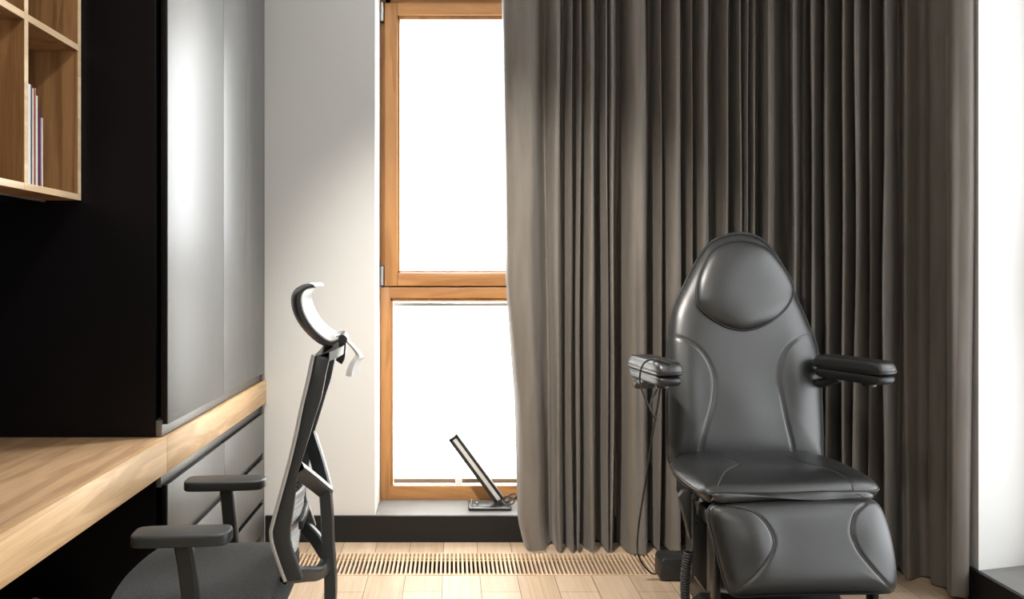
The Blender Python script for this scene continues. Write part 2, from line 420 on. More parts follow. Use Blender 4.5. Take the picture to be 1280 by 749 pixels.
sl.build('slats', M['slat'], gr, smooth=False)
rd = MB()
for y in (GY0+.03, GY1-.075, GY1-.045): rd.cyl((GX0+.01, y, -.006), (GX1-.01, y, -.006), .0045, seg=8)
rd.build('spacer_rod', M['rod'], gr)

# ------------------------------------------------------------------ joinery on the left
XD = -.853; CY = 2.39
# worktop / desk board
dk = empty('desk', (-1.2, 1.9, 0), 'thick oak desk board running along the left wall to the window wall', 'desk')
d = MB(); d.box(XL+.002, -.872, .55, D-.002, .636, .740, .001)
d.build('desk_top', M['oak_dark'], dk)
for a, b in ((.55, CY-.002), (CY-.0015, D-.002)):
    MB().box(-.8719, -.85, a, b, .636, .7402, .002).build('front_edge', M['oak'], dk)
MB().box(XL+.03, -.90, .56, .60, 0, .635, .003).build('end_panel', M['black'], dk)
# tall upper cabinet standing on the board
tc = empty('tall_cabinet', (-1.2, 3.0, .742), 'tall matt black cabinet with satin grey doors standing on the desk board', 'cabinet')
c = MB(); c.box(XL+.002, -.886, CY, CY+.022, .7415, ZC-.003, .001)
c.box(XL+.002, -.895, CY+.022, D-.002, .782, ZC-.003)
c.build('carcass', M['black'], tc, smooth=False)
MB().box(-.90, -.868, CY+.004, D-.05, .7412, .790, .001).build('grip_strip', M['grip'], tc)
MB().box(-.9, -.858, D-.044, D-.003, .742, ZC-.003, .001).build('filler_strip', M['lacquer'], tc)
for a, b in ((CY+.012, 2.985), (2.989, 3.328), (3.332, D-.048)):
    dr = MB().box(-.8745, XD-.003, a, b, .777, ZC-.006, .0008).build('door', M['black'], tc)
    MB().box(XD-.0029, XD, a, b, .777, ZC-.006, .0008).build('door_face', M['lacquer'], dr)
# drawer unit under the board
du = empty('drawer_cabinet', (-1.2, 3.0, 0), 'low black drawer unit with grey handleless fronts below the desk board', 'cabinet')
c = MB(); c.box(XL+.002, -.886, CY, CY+.022, 0, .634, .001); c.box(XL+.002, -.90, CY+.022, D-.016, 0, .634)
c.build('carcass', M['black'], du, smooth=False)
MB().box(-.9, -.856, D-.042, D-.016, .0, .634, .001).build('filler_strip', M['lacquer'], du)
for z0, z1 in ((.589, .635), (.383, .424), (.180, .214)):
    g = MB(); g.box(-.898, -.872, CY+.006, D-.046, z0, z1, .001); g.build('grip_strip', M['grip'], du)
for z0, z1 in ((.418, .595), (.210, .389), (.06, .186)):
    for a, b in ((CY+.012, 2.997), (3.001, D-.046)):
        dr = MB().box(-.8715, XD-.004, a, b, z0, z1, .0008).build('drawer', M['black'], du)
        MB().box(XD-.0039, XD, a, b, z0, z1, .001).build('drawer_face', M['lacquer'], dr)
MB().box(-.898, -.885, CY+.03, D-.02, .0, .058).build('plinth', M['black'], du, smooth=False)
# open oak wall shelf
ws = empty('wall_shelf', (-1.35, 1.92, 1.448), 'open oak wall shelf with square compartments above the desk', 'shelf')
SX = -1.107; SB = XL+.004; T = .018
z_rows = (1.448, 1.89, 2.333); ys = (1.46, 1.77, 2.08, CY-.004)
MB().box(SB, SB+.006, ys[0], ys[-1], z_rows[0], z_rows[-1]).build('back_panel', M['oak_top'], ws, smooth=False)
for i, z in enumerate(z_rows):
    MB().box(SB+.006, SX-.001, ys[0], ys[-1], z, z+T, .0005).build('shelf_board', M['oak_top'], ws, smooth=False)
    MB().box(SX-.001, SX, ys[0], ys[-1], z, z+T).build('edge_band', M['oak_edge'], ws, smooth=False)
for i, y in enumerate(ys):
    for z in z_rows[:2]:
        yy = y-T if i == 3 else (y if i == 0 else y-T/2)
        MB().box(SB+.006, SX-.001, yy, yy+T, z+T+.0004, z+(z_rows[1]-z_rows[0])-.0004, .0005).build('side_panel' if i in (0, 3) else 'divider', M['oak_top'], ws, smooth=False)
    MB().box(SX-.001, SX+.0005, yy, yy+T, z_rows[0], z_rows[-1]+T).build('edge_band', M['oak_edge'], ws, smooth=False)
MB().box(SB+.01, -1.215, ys[0]+.01, ys[-1]-.01, z_rows[0]-.004, z_rows[0]-.0005).build('underside_plate', M['black'], ws, smooth=False)
MB().box(-1.214, -1.208, ys[0]+.01, ys[-1]-.01, z_rows[0]-.006, z_rows[0]-.0005).build('light_profile', M['steel'], ws, smooth=False)
# magazines leaning against the divider
mags = [  # thickness, height, cover colour, lean, label
    (.020, .262, (.72, .74, .75), .000, 'thick pale grey magazine against the shelf divider, first of the row'),
    (.006, .262, (.18, .22, .26), .000, 'slim slate magazine squeezed between pale ones on the shelf'),
    (.013, .255, (.80, .78, .74), .004, 'cream magazine in the middle of the shelf row'),
    (.007, .258, (.72, .30, .20), .006, 'slim orange red magazine on the oak shelf'),
    (.014, .240, (.82, .83, .84), .008, 'white magazine a little lower than its red neighbour'),
    (.012, .205, (.13, .045, .10), .010, 'short dark plum magazine on the oak shelf'),
    (.012, .185, (.74, .66, .66), .012, 'shortest pale pink magazine at the open end of the row'),
]
y = 2.08+T/2+.003; zb_ = z_rows[0]+T+.0005
cov = {}
for i, (th, hh, col, lean, lab) in enumerate(mags):
    mg = empty('magazine', (-1.22, y+th/2, zb_), lab, 'magazine', 'magazines on the oak shelf')
    sx = -1.1085-rnd.uniform(0, .004); th *= .82
    sh = Matrix.Identity(4); sh[1][2] = -lean*.5; sh[1][3] = lean*.5*zb_
    cm = plain('cover_%d' % i, col, .35, var=.12)
    cv = MB(); cv.box(sx-.20, sx, y, y+.0012, zb_, zb_+hh, M=sh); cv.box(sx-.20, sx, y+th-.0012, y+th, zb_, zb_+hh, M=sh); cv.box(sx-.0012, sx, y, y+th, zb_, zb_+hh, M=sh)
    cv.build('cover', cm, mg, smooth=False)
    MB().box(sx-.198, sx-.0014, y+.0013, y+th-.0013, zb_, zb_+hh-.003, M=sh).build('pages', M['paper'], mg, smooth=False)
    y += th+.001+lean*.1
# grey bag in the dark below the desk
def blob_bag():
    bm_ = MB()
    out = [(-.13, -.07), (.10, -.08), (.14, 0), (.11, .08), (-.12, .08), (-.15, 0)]
    rows = []
    for k in range(15):
        t = k/14; z = .002+.285*t; s = 1-.12*t-.55*max(0, t-.72)/.28*max(0, t-.72)/.28
        ring = resample(catmull([Vector(p) for p in out], True, 6), 40, True)
        rows.append([Vector((-1.225+q.x*s*(1+.03*math.sin(9*i*.157+k)), 2.26+q.y*s, z+(.018*math.cos(i*.157*2)*t))) for i, q in enumerate(ring+[ring[0]])])
    bm_.grid(rows); bm_.bm.faces.new
    bmesh.ops.remove_doubles(bm_.bm, verts=bm_.bm.verts[:], dist=.0005)
    bmesh.ops.holes_fill(bm_.bm, edges=bm_.bm.edges[:], sides=80)
    return bm_
bag = empty('bag', (-1.225, 2.26, 0), 'grey nylon bag standing in the dark under the desk', 'bag')
blob_bag().build('body', M['grey'], bag)
MB().tube(catmull([(-1.29, 2.24, .24), (-1.275, 2.235, .285), (-1.25, 2.235, .292), (-1.225, 2.24, .27)], sub=6), .009).build('handle', M['rubber'], bag)

# ------------------------------------------------------------------ curtain
path = catmull([Vector(p) for p in ((.15, 3.545), (.6, 3.545), (1.0, 3.54), (1.33, 3.50), (1.56, 3.38), (1.72, 3.235), (1.785, 3.18), (1.845, 3.115), (1.868, 3.045), (1.959, 3.004))], sub=20)
ptab = [((p.x/p.y)*F_PX+PX0, p) for p in path]
def on_path(px):
    for (a, p), (b, q) in zip(ptab, ptab[1:]):
        if a <= px <= b:
            t = (px-a)/max(1e-9, b-a); pt = p.lerp(q, t); d = (q-p).normalized(); break
    else:
        pt, d = (ptab[0][1], Vector((1, 0))) if px < ptab[0][0] else (ptab[-1][1], (ptab[-1][1]-ptab[-2][1]).normalized())
    return pt, Vector((d.y, -d.x))
ctrl = [(630, -.012), (633, .012), (641, .030), (655, .036), (665, .026), (676, -.022), (685, -.034), (690, .018), (697, .026), (705, -.03), (712, .025), (718, -.028), (724, .020), (729, -.034), (735, .03), (740, .02), (748, -.045), (756, .03), (759.5, -.02), (764, .026), (776, -.05), (786, .028), (795, .040), (803, .03), (815, -.045), (823, .035), (828, -.035), (837, .035), (847, .032), (854, -.035), (862, .036), (867, -.038), (875, .034), (883, .018), (893, -.05), (905, .036), (915, -.045), (923, .032), (927.5, -.026), (932, .032), (936.5, -.026), (941, .028), (949, -.045), (958, .032), (964, .03), (980, -.055), (994, .036), (999, -.03), (1006, .0), (1011, -.04), (1018, .036), (1027, -.036), (1035, .032), (1046, -.055), (1058, .032), (1066, -.034), (1074, .032), (1082, -.03), (1090, .018), (1098, -.036), (1108, .032), (1118, -.045), (1129, -.016), (1144, -.045), (1159, -.026), (1172, -.048), (1180, -.042), (1187, .010), (1198, .017), (1210, .015), (1217, .004)]
_c = []
for i, (px, d) in enumerate(ctrl):
    if 0 < i < len(ctrl)-1 and d < -.02 and 690 < px < 1170:
        g = min(px-ctrl[i-1][0], ctrl[i+1][0]-px); k = 1.35 if px > 945 else 1
        if g >= 5.5: _c += [(px-g*.34, d*k), (px+g*.40, d*k)]
        else: _c.append((px, d*k))
    else: _c.append((px, d))
ctrl = _c
ph = [(rnd.uniform(0, 6.28), rnd.uniform(0, 6.28), rnd.uniform(-1, 1)) for _ in ctrl]
def lin(x, tab):
    for (a, p), (b, q) in zip(tab, tab[1:]):
        if x <= b: return p+(q-p)*max(0, (x-a))/(b-a)
    return tab[-1][1]
left_dx = [(-80, -4), (0, -2), (340, 3), (500, 15), (650, 18), (690, 28)]
NR = 56; rows = []
for k in range(NR+1):
    z = 2.70-(2.70-.012)*k/NR; tt = k/NR
    py = PY0+(CAM_H-z)/3.56*F_PX
    pts = []
    for i, (px, d) in enumerate(ctrl):
        a, b, c = ph[i]
        fade = max(0, 1-(px-630)/75) if px < 705 else 0
        drift = c*3.5*max(0, tt-.55)/.45 if 700 < px < 1170 else 0
        sway = .8*math.sin(a+z*2.2)+.5*math.sin(b+z*4.7)
        if px > 1160: sway *= .3
        q = px+lin(py, left_dx)*fade+drift+sway
        if px > 1195: q -= 7*max(0, tt-.45)/.55
        amp = (.82+.25*tt+.12*math.sin(b+z*3))
        p, nn = on_path(q)
        pts.append(p+nn*((d*1.75 if d < 0 else d*1.5)*amp))
    cv = catmull(pts, sub=9)
    hem = .006*math.sin(k) if k == NR else 0
    row = []
    for j, p in enumerate(cv):
        zz = z
        if k > NR-4: zz = z+.007*math.sin(j*.05)*(k-(NR-4))/4
        row.append(Vector((p.x, p.y, max(.003, zz))))
    rows.append(row)
cu = empty('curtain', (1.0, 3.57, 0), 'floor length taupe velvet curtain drawn round the window corner', 'curtain')
MB().grid(rows, .0022).build('drape', M['velvet'], cu, angle=80)
rail = []
for p in path: rail.append((p.x, p.y, 2.735))
MB().tube(rail, .014, seg=8).build('curtain_rail', M['steel'], cu)

# ------------------------------------------------------------------ treatment chair
TC = Vector((1.068, 2.80, 0)); ya = R(4)
er = Vector((math.cos(ya), math.sin(ya), 0)); eb = Vector((-math.sin(ya), math.cos(ya), 0)); ez = Vector((0, 0, 1))
ch = empty('treatment_chair', TC, 'black leather reclining treatment chair with oval head pillow and leg rest', 'treatment chair')
def plane2d(pxs, o, ex, ey, n, lift=0):
    oo = o+n*lift; out = []
    for x, y in pxs:
        p = on_plane(x, y, oo, n)-oo; out.append(Vector((p.dot(ex), p.dot(ey))))
    return out
# backrest
ta = R(11)
b_o = TC+eb*.17+ez*.56; b_u = eb*math.sin(ta)+ez*math.cos(ta); b_n = -eb*math.cos(ta)+ez*math.sin(ta)
back_px = [(838, 580), (834, 556), (833.5, 515), (833, 470), (834, 430), (838, 396), (845, 376), (854, 358), (864, 338), (874, 321), (888, 303), (910, 293.5), (930, 292), (945, 296), (958, 305), (970, 320), (980, 338), (990, 362), (1000, 384), (1009, 405), (1019, 430), (1024, 460), (1026, 505), (1027, 556), (1023, 580), (990, 588), (930, 590), (870, 588)]
b_out = plane2d(back_px, b_o, er, b_u, b_n)
TF = .060
def seam2d(px, o, ex, ey, n, lift): return resample(catmull(plane2d(px, o, ex, ey, n, lift), sub=8), 40)
bs = [seam2d(p, b_o, er, b_u, b_n, TF*.9) for p in (
    [(838, 420), (856, 424), (874, 436), (887, 456), (892, 476), (890, 502), (884, 526), (877, 556), (876, 562)],
    [(1016, 417), (1000, 421), (983, 434), (974, 452), (972, 474), (976, 498), (982, 526), (991, 558), (992, 563)])]
def back_bulge(q):
    # side bolsters stand proud of the middle panel, lumbar swell low down
    cx = abs(q.x-.02)
    side = 1/(1+math.exp(-(cx-.185)/.02))*math.exp(-((q.y-.22)/.18)**2)
    return .020*side+.008*math.exp(-((q.y-.18)/.1)**2-(cx/.12)**2)
MB().pad(b_out, b_o, er, b_u, b_n, TF, .055, 5, 6, bs, .005, .0045, back_bulge, N=300, K=64).build('backrest', M['leather'], ch, angle=75)
def on_pad_z(q, outl, Tf, pf, bulge):
    O = resample(catmull(outl, True, 6), 120, True); c = sum(O, Vector((0, 0)))/len(O)
    v = q-c
    if v.length < 1e-6: r = 0
    else:
        best = min(O, key=lambda p: -((p-c).normalized().dot(v.normalized()))); r = min(.999, v.length/(best-c).length)
    return Tf*max(0, 1-r**pf)**.5+(bulge(q)*(1-r**4) if bulge else 0)
def stitch(parent, seams, outl, o, ex, ey, n, Tf, pf, bulge, name='stitching', up=-.002):
    for sm in seams:
        MB().tube([o+ex*q.x+ey*q.y+n*(on_pad_z(q, outl, Tf, pf, bulge)+up) for q in sm], .0012, 6).build(name, M['stitch'], parent)
stitch(ch, bs, b_out, b_o, er, b_u, b_n, TF, 5, back_bulge)
ring = resample(catmull(b_out, True, 6), 160, True)
MB().tube([b_o+er*q.x+b_u*q.y+b_n*.004 for q in ring], .005, 8, True).build('piping', M['leather_edge'], ch)
# head pillow
pil_px = [(871, 376), (872, 350), (884, 322), (899, 307), (920, 301), (940, 303), (960, 312), (976, 330), (988, 350), (991.5, 366), (984, 384), (968, 399), (948, 409.5), (928, 413), (908, 408.5), (888, 397), (876, 386)]
p_o = b_o+b_n*.062
p_out = plane2d(pil_px, p_o, er, b_u, b_n)
pil = MB().pad(p_out, p_o, er, b_u, b_n, .040, .028, 3.2, 5, N=120, K=22).build('head_pillow', M['leather'], ch, angle=75)
ring = resample(catmull(p_out, True, 6), 120, True)
MB().tube([p_o+er*q.x+b_u*q.y+b_n*.002 for q in ring], .0042, 8, True).build('piping', M['leather_edge'], pil)
# seat pad (metric outline, world XY)
s_o = Vector((0, 0, .545)); EX, EY = Vector((1, 0, 0)), Vector((0, 1, 0))
s_out = [Vector(p) for p in ((.805, 2.478), (.90, 2.478), (1.07, 2.487), (1.25, 2.505), (1.335, 2.522), (1.366, 2.57), (1.38, 2.66), (1.382, 2.78), (1.365, 2.90), (1.31, 2.965), (1.07, 2.98), (.88, 2.96), (.80, 2.90), (.768, 2.80), (.765, 2.66), (.772, 2.54), (.781, 2.495))]
def seat_z(px, py, z): 
    Y = (CAM_H-z)/((py-PY0)/F_PX); return Vector(((px-PX0)*Y/F_PX, Y))
ss = [resample(catmull([seat_z(*p, .582) for p in P_], sub=8), 40) for P_ in (
    [(889, 611), (897, 602), (906, 593), (919, 583), (922, 577), (914, 573), (900, 571)],
    [(985, 571), (1010, 580), (1044, 591.5), (1070, 602), (1086, 612)])]
def seat_bulge(q):
    return .006*math.exp(-((q.y-2.60)/.08)**2)+.006*math.exp(-((q.x-.83)/.06)**2-((q.y-2.65)/.12)**2)-.012*math.exp(-((q.x-1.07)/.14)**2-((q.y-2.78)/.1)**2)
MB().pad(s_out, s_o, EX, EY, ez, .040, .055, 6, 6, ss, .0045, .0045, seat_bulge, N=300, K=60).build('seat', M['leather'], ch, angle=75)
stitch(ch, ss, s_out, s_o, EX, EY, ez, .040, 6, seat_bulge)
ring = resample(catmull(s_out, True, 6), 150, True)
MB().tube([s_o+EX*q.x+EY*q.y for q in ring], .004, 8, True).build('piping', M['leather_edge'], ch)
# wrinkled front roll between seat and leg rest
rows = []
for i in range(61):
    t = i/60; c = Vector((.795+.52*t, 2.452+.050*t, .5445-.012*t+.002*math.sin(t*9)))
    r0 = .0195*min(1, (min(t, 1-t)/.05+.05)**.5)
    sag = 1-.38*math.exp(-((t-.38)/.22)**2)-.15*math.exp(-((t-.78)/.08)**2)
    rows.append([c+Vector((0, -math.cos(a)*r0*1.0*sag, math.sin(a)*r0*.85*sag+.004*math.sin(7*t+2*a))) for a in [2*math.pi*k/20 for k in range(21)]])
MB().grid(rows).build('front_roll', M['leather'], ch, angle=80)
# leg rest
tl = R(-20)
l_o = TC-eb*.325+ez*.50
l_u = (-eb*math.sin(R(-20)))*1+ez*math.cos(R(20)); l_u = (eb*math.sin(R(20))+ez*math.cos(R(20))); l_n = -eb*math.cos(R(20))+ez*math.sin(R(20))
leg_px = [(885, 642), (889, 633), (903, 629), (960, 626.5), (1040, 624.5), (1085, 626), (1096, 631), (1103, 643), (1111, 668), (1117, 700), (1118.5, 725), (1115.5, 737), (1103, 741), (1030, 742.5), (960, 744.5), (925, 746), (914, 742), (908, 733), (900, 706), (892, 675), (886.5, 652)]
l_out = plane2d(leg_px, l_o, er, l_u, l_n)
ls = [seam2d(p, l_o, er, l_u, l_n, .045) for p in (
    [(912, 631), (937, 637), (954, 651), (964, 669), (965.6, 681), (960, 697), (946, 717), (931, 733), (924, 742)],
    [(1085, 629), (1070, 641), (1064, 655), (1064, 669), (1072.5, 689), (1089, 709), (1103, 723), (1113, 733)])]
def leg_bulge(q): return .012*math.exp(-((abs(q.x)-.20)/.06)**2-((q.y+.09)/.07)**2)
MB().pad(l_out, l_o, er, l_u, l_n, .05, .045, 5, 6, ls, .0045, .0045, leg_bulge, N=300, K=60).build('leg_rest', M['leather'], ch, angle=75)
stitch(ch, ls, l_out, l_o, er, l_u, l_n, .05, 5, leg_bulge)
ring = resample(catmull(l_out, True, 6), 150, True)
MB().tube([l_o+er*q.x+l_u*q.y for q in ring], .0045, 8, True).build('piping', M['leather_edge'], ch)
# foot section below the leg rest
f_o = Vector((1.075, 2.33, .205))
MB().pad([Vector(p) for p in ((-.25, -.13), (0, -.14), (.25, -.13), (.275, 0), (.26, .085), (0, .09), (-.25, .085), (-.275, 0))], f_o, er, (eb+ez*.12).normalized(), (ez-eb*.12).normalized(), .04, .03, 6, 6, N=120, K=18).build('foot_rest', M['leather'], ch, angle=75)
# armrests
def armrest(side, p_far, p_near, z):
    d = (p_near-p_far); L_ = d.length; d = Vector((d.x, d.y, 0)).normalized(); n_ = Vector((-d.y, d.x, 0))
    o = Vector((p_far.x, p_far.y, z)); hw = .046
    out = [Vector(p) for p in ((0, -hw*.8), (.03, -hw), (L_*.6, -hw), (L_-.02, -hw*.95), (L_, -hw*.5), (L_+.003, 0), (L_, hw*.5), (L_-.02, hw*.95), (L_*.6, hw), (.03, hw), (0, hw*.8), (-.012, 0))]
    a = MB().pad(out, o, d, n_, ez, .038, .012, 10, 9, N=110, K=16).build('armrest', M['leather'], ch, angle=75)
    ring = resample(catmull(out, True, 6), 110, True)
    MB().tube([o+d*q.x+n_*q.y+ez*.004 for q in ring], .0028, 6, True).build('piping', M['leather_edge'], a)
    lo = [Vector((q.x*.97+.004, q.y*.93)) for q in out]
    MB().pad(lo, o-ez*.024, d, n_, ez, .014, .022, 12, 9, N=90, K=12).build('arm_base', M['blackplastic'], a, angle=70)
    # curved bracket down to the back frame
    q0 = o+d*(L_*.30)-ez*.042; q1 = o+d*(L_*.12)-ez*.062; q2 = o-d*.01-ez*.075
    tgt = b_o+er*(side*.22)+b_u*.27-b_n*.06
    br = catmull([q0, q1, q2, (q2+tgt)/2-b_n*.02, tgt], sub=6)
    MB().tube(br, .017, 10).build('arm_bracket', M['blackplastic'], a)
    MB().cyl(o+d*(L_*.72)-ez*.056, o+d*(L_*.72)-ez*.038, .024, bev=.003).build('arm_knob', M['blackplastic'], a)
armrest(-1, Vector((.672, 2.875, 0)), Vector((.712, 2.585, 0)), .905)
armrest(1, Vector((1.375, 2.985, 0)), Vector((1.482, 2.705, 0)), .893)
# lifting frame and base
fm = MB(); fm.box(.82, 1.33, 2.56, 2.93, .43, .486, .006); fm.box(.86, 1.29, 2.93, 3.02, .45, .52, .006); fm.build('seat_frame', M['blackmetal'], ch)
bk = MB()
bk.prism([(1.00, 3.03, .50), (1.14, 3.03, .50), (1.14, 3.15, 1.05), (1.00, 3.15, 1.05)], (0, .03, 0), .004); bk.build('back_bracket', M['blackmetal'], ch)
cl = MB(); cl.prism([at(868, 655, 2.60), at(884, 655, 2.60), at(884, 742, 2.60), at(868, 720, 2.60)], (0, .10, 0), .003)
cl.prism([(.86, 2.62, .14), (1.28, 2.62, .14), (1.24, 2.62, .43), (.87, 2.62, .43)], (0, .30, 0), .01)
cl.build('lift_column', M['blackmetal'], ch)
bp = MB(); bp.prism([(.80, 2.50, .02), (1.34, 2.50, .02), (1.34, 2.50, .11), (.84, 2.50, .15), (.80, 2.50, .12)], (0, .22, 0), .012)
bp.box(.90, 1.26, 2.71, 3.07, .02, .12, .01)
bp.box(.78, 1.38, 2.46, 2.56, .002, .03, .008); bp.box(.92, 1.40, 3.04, 3.12, .002, .03, .008); bp.build('base', M['blackmetal'], ch)
# hinge cheek beside the seat front
MB().prism([at(849, 622, 2.60), at(854, 614, 2.60), at(866, 614, 2.60), at(871, 640, 2.60), at(868, 672, 2.60), at(863, 676, 2.60)], (.0, .03, 0), .005).build('hinge_cheek', M['leather_edge'], ch)
hb = MB(); hb.cyl(at(865, 622, 2.58), at(873, 622, 2.58), .011, bev=.002); hb.tube([at(866, 626, 2.585), at(866, 660, 2.585), at(867, 690, 2.585), at(866, 722, 2.585)], .0045, 8); hb.build('gas_strut', M['greyplastic'], ch)
for a, b in ((.80, .84), (1.29, 1.33)):
    MB().box(a, b, 2.49, 2.6, .44, .49, .006).box(a+.012, b-.008, 2.475, 2.52, .20, .47, .004).build('leg_rest_hinge', M['blackmetal'], ch)
MB().cyl(at(897, 736.5, 2.49), at(911, 738.5, 2.49), .009, bev=.002).build('release_knob', M['steel'], ch)
# coiled lead at the base
co = []
for i in range(260):
    t = i/259; base = at(861-5*math.sin(t*3.1), 690+85*t, 2.57) if t < .99 else at(861, 775, 2.57)
    a = t*2*math.pi*26
    co.append(base+Vector((math.cos(a)*.012, math.sin(a)*.012, 0)))
MB().tube(co, .0042, 6).build('coiled_lead', M['rubber'], ch)
# control box behind the chair
pbx = empty('control_box', (.915, 3.235, 0), 'black control box on the floor beside the treatment chair base', 'control box')
MB().prism([(.832, 3.185, .006), (1.0, 3.185, .006), (1.0, 3.185, .092), (.842, 3.185, .092), (.833, 3.185, .080)], (0, .10, 0), .004).build('housing', M['blackplastic'], pbx)
for X in (.86, .98):
    MB().cyl((X, 3.235, .0005), (X, 3.235, .0065), .014).build('foot', M['rubber'], pbx)
# lead that hangs from the left armrest to the control box
cab = [at(838, 455, 2.585), at(826, 450.5, 2.60), at(816, 449, 2.64), at(806, 453, 2.66), at(801, 463, 2.66), at(800, 478, 2.66), at(806, 497, 2.66), at(815, 516, 2.67), at(821, 524, 2.68), at(822.5, 519, 2.69)]
cab2 = [at(822, 487, 2.74), at(815, 499, 2.72), at(813, 510, 2.71), at(818, 522, 2.70), at(821, 524, 2.70)]
cab3 = [at(826, 484, 2.72), at(822, 507, 2.73), at(817, 535, 2.78), at(811, 575, 2.86), at(804, 620, 2.95), at(798, 660, 3.05), at(797, 690, 3.12), at(804, 706, 3.17), at(815, 717, 3.20)]
cab3 = [Vector(p) for p in cab3]
cb = MB(); cb.tube(catmull(cab, sub=8), .0032, 8); cb.tube(catmull(cab2, sub=8), .0032, 8)
pts = catmull(cab3+[Vector((.829, 3.20, .03))], sub=8)
for p in pts: p.z = max(p.z, .006)
cb.tube(pts, .0036, 8)
tag(cb.build('cable', M['rubber']), 'thin black cable looped over the left armrest and trailing down to the control box', 'cable')

# ------------------------------------------------------------------ office chair (faces the desk)
oa = R(5); oF = Vector((-math.cos(oa), -math.sin(oa), 0)); oL = Vector((-math.sin(oa), math.cos(oa), 0))
OA = Vector((-.37, 1.97, 0))                       # a point of the near side plane
OC = Vector((-.385, 2.19, 0))                      # middle of the chair at the back of the seat
oc = empty('office_chair', OC+oF*.22, 'grey mesh office chair with head rest turned towards the desk', 'office chair')
def near(px, py): return on_plane(px, py, OA, oL)
W_ = .44
front_px = [(395, 444), (393, 449), (387, 478), (380, 507), (373, 541), (365, 575), (357, 605), (349, 634), (342, 660), (341, 668), (343, 682), (352, 709), (359, 728)]
rear_px = [(378, 727), (372, 708), (364, 686), (362, 668), (366, 640), (369, 617), (372, 594), (379, 571), (387, 545), (394, 522), (401, 500), (407, 470), (412, 448)]
fcurve = catmull([near(*p) for p in front_px], sub=4); rcurve = catmull([near(*p) for p in rear_px], sub=4)
mem = fcurve+rcurve
bf = MB()
bf.prism(mem, oL*.030, .005); bf.prism([p+oL*(W_-.03) for p in mem], oL*.030, .005)
# top bar, shallow curve between the two sides
def bar(a, b, sag, r, n=14): return catmull([a, a.lerp(b, .5)+sag, b], sub=n)
top = near(403, 444)
for k in range(2):
    pass
tb = MB()
A0, A1, A2, A3 = near(394, 446), near(412, 440), near(411, 452), near(396, 458)
rows = []
for i in range(25):
    t = i/24; sg = -oF*(.028*math.sin(math.pi*t)); o_ = oL*(W_*t)+sg
    rows.append([A0+o_, A1+o_, A2+o_, A3+o_, A0+o_])
bf.grid(rows)
# bottom bars sweeping back from each side to the spine
def sp(px, py): return on_plane(px, py, OC, oL)
SP0 = sp(411, 704); bars = []
for s in (0, 1):
    a = near(362, 728)+oL*(.015+s*(W_-.03))+ez*.010; b = near(372, 716)+oL*(.015+s*(W_-.03))
    m = (a.lerp(SP0, .6)-oF*.012-ez*.012)
    bars.append([a+oF*.012, a.lerp(m, .5), m, SP0+ez*.006])

# spine and Y struts
spn = MB()
S = [sp(p[0], p[1]) for p in ((407, 612), (409, 640), (410, 675), (412, 700), (413.5, 725), (413, 750))]
S += [S[-1]-ez*.04+oF*.01, S[-1]-ez*.075+oF*.05, S[-1]-ez*.085+oF*.13]
def strap(b, pts, wu, wv):
    pts = catmull(pts, sub=6); rows = []
    for i, p in enumerate(pts):
        T = (pts[min(i+1, len(pts)-1)]-pts[max(0, i-1)]).normalized()
        v = oL-T*oL.dot(T); v.normalize(); u = T.cross(v)
        c = [(-1, -.6), (-.8, -1), (.8, -1), (1, -.6), (1, .6), (.8, 1), (-.8, 1), (-1, .6)]
        rows.append([p+u*wu*a+v*wv*bb for a, bb in c]+[p+u*wu*c[0][0]+v*wv*c[0][1]])
    b.grid(rows)
strap(spn, S, .017, .030)
for s, st in ((0, near(371, 588)+oL*.02), (1, near(371, 588)+oL*(W_-.02))):
    strap(spn, [st+oF*.005, st.lerp(S[0], .5)-ez*.004, S[0]-ez*.006], .020, .014)
spn.build('back_support', M['greyplastic'], oc, angle=35)
for b_ in bars: strap(bf, b_, .019, .012)
bf.build('back_frame', M['greyplastic'], oc, angle=35)
# mesh stretched between the sides + pale edge beading
rows = []
for p in fcurve:
    rows.append([p+oF*.004+oL*(W_*j/12)-oF*(.004*math.sin(math.pi*j/12)) for j in range(13)])
MB().grid(rows).build('mesh_panel', M['mesh'], oc, angle=80)
for v_ in (.006, W_-.006): MB().tube([p+oF*.005+oL*v_ for p in fcurve], .0052, 8).build('mesh_edging', M['trimgrey'], oc)
# ribbed lumbar pad behind the mesh
lb = MB()
for i in range(13):
    zz = .48+.0135*i
    c = [OC+oF*(.030+.055*(zz-.48)*(-2.2)+.035)+oL*(.20*(j/10-.5)*2*.62+.02)+ez*zz+(-oF)*(.022*math.sin(math.pi*j/10)) for j in range(11)]
    lb.tube(c, .0062, 6)
lb.build('lumbar_support', M['lumbar'], oc)
MB().box(-.006, .006, -.09, .09, -.012, .012, .003, M=Matrix.Translation(OC+oF*.02+ez*.57) @ Matrix.Rotation(oa, 4, 'Z')).build('lumbar_slider', M['blackplastic'], oc)
# head rest
HO = OC-oL*.15
def hd(px, py): return on_plane(px, py, HO, oL)
outer = catmull([hd(*p) for p in ((392, 355), (382, 357), (372, 363.5), (367.7, 374), (369, 388), (374.5, 402), (383.5, 415), (394, 425.5), (404, 432.5), (414, 434), (424, 429))], sub=4)
inner = catmull([hd(*p) for p in ((394, 360), (385, 361.5), (379, 366), (377, 375), (379.5, 388), (385, 400), (393, 411), (402, 419.5), (410, 425), (416, 426), (423, 423))], sub=4)
nS = 22; HW = .32
def head_rows(curve, grow=0):
    rows = []
    for p in curve:
        rows.append([p+oL*(HW*j/nS)+(-oF)*(.020*(1-(2*j/nS-1)**2))*-1 for j in range(nS+1)])
    return rows
hr = MB()
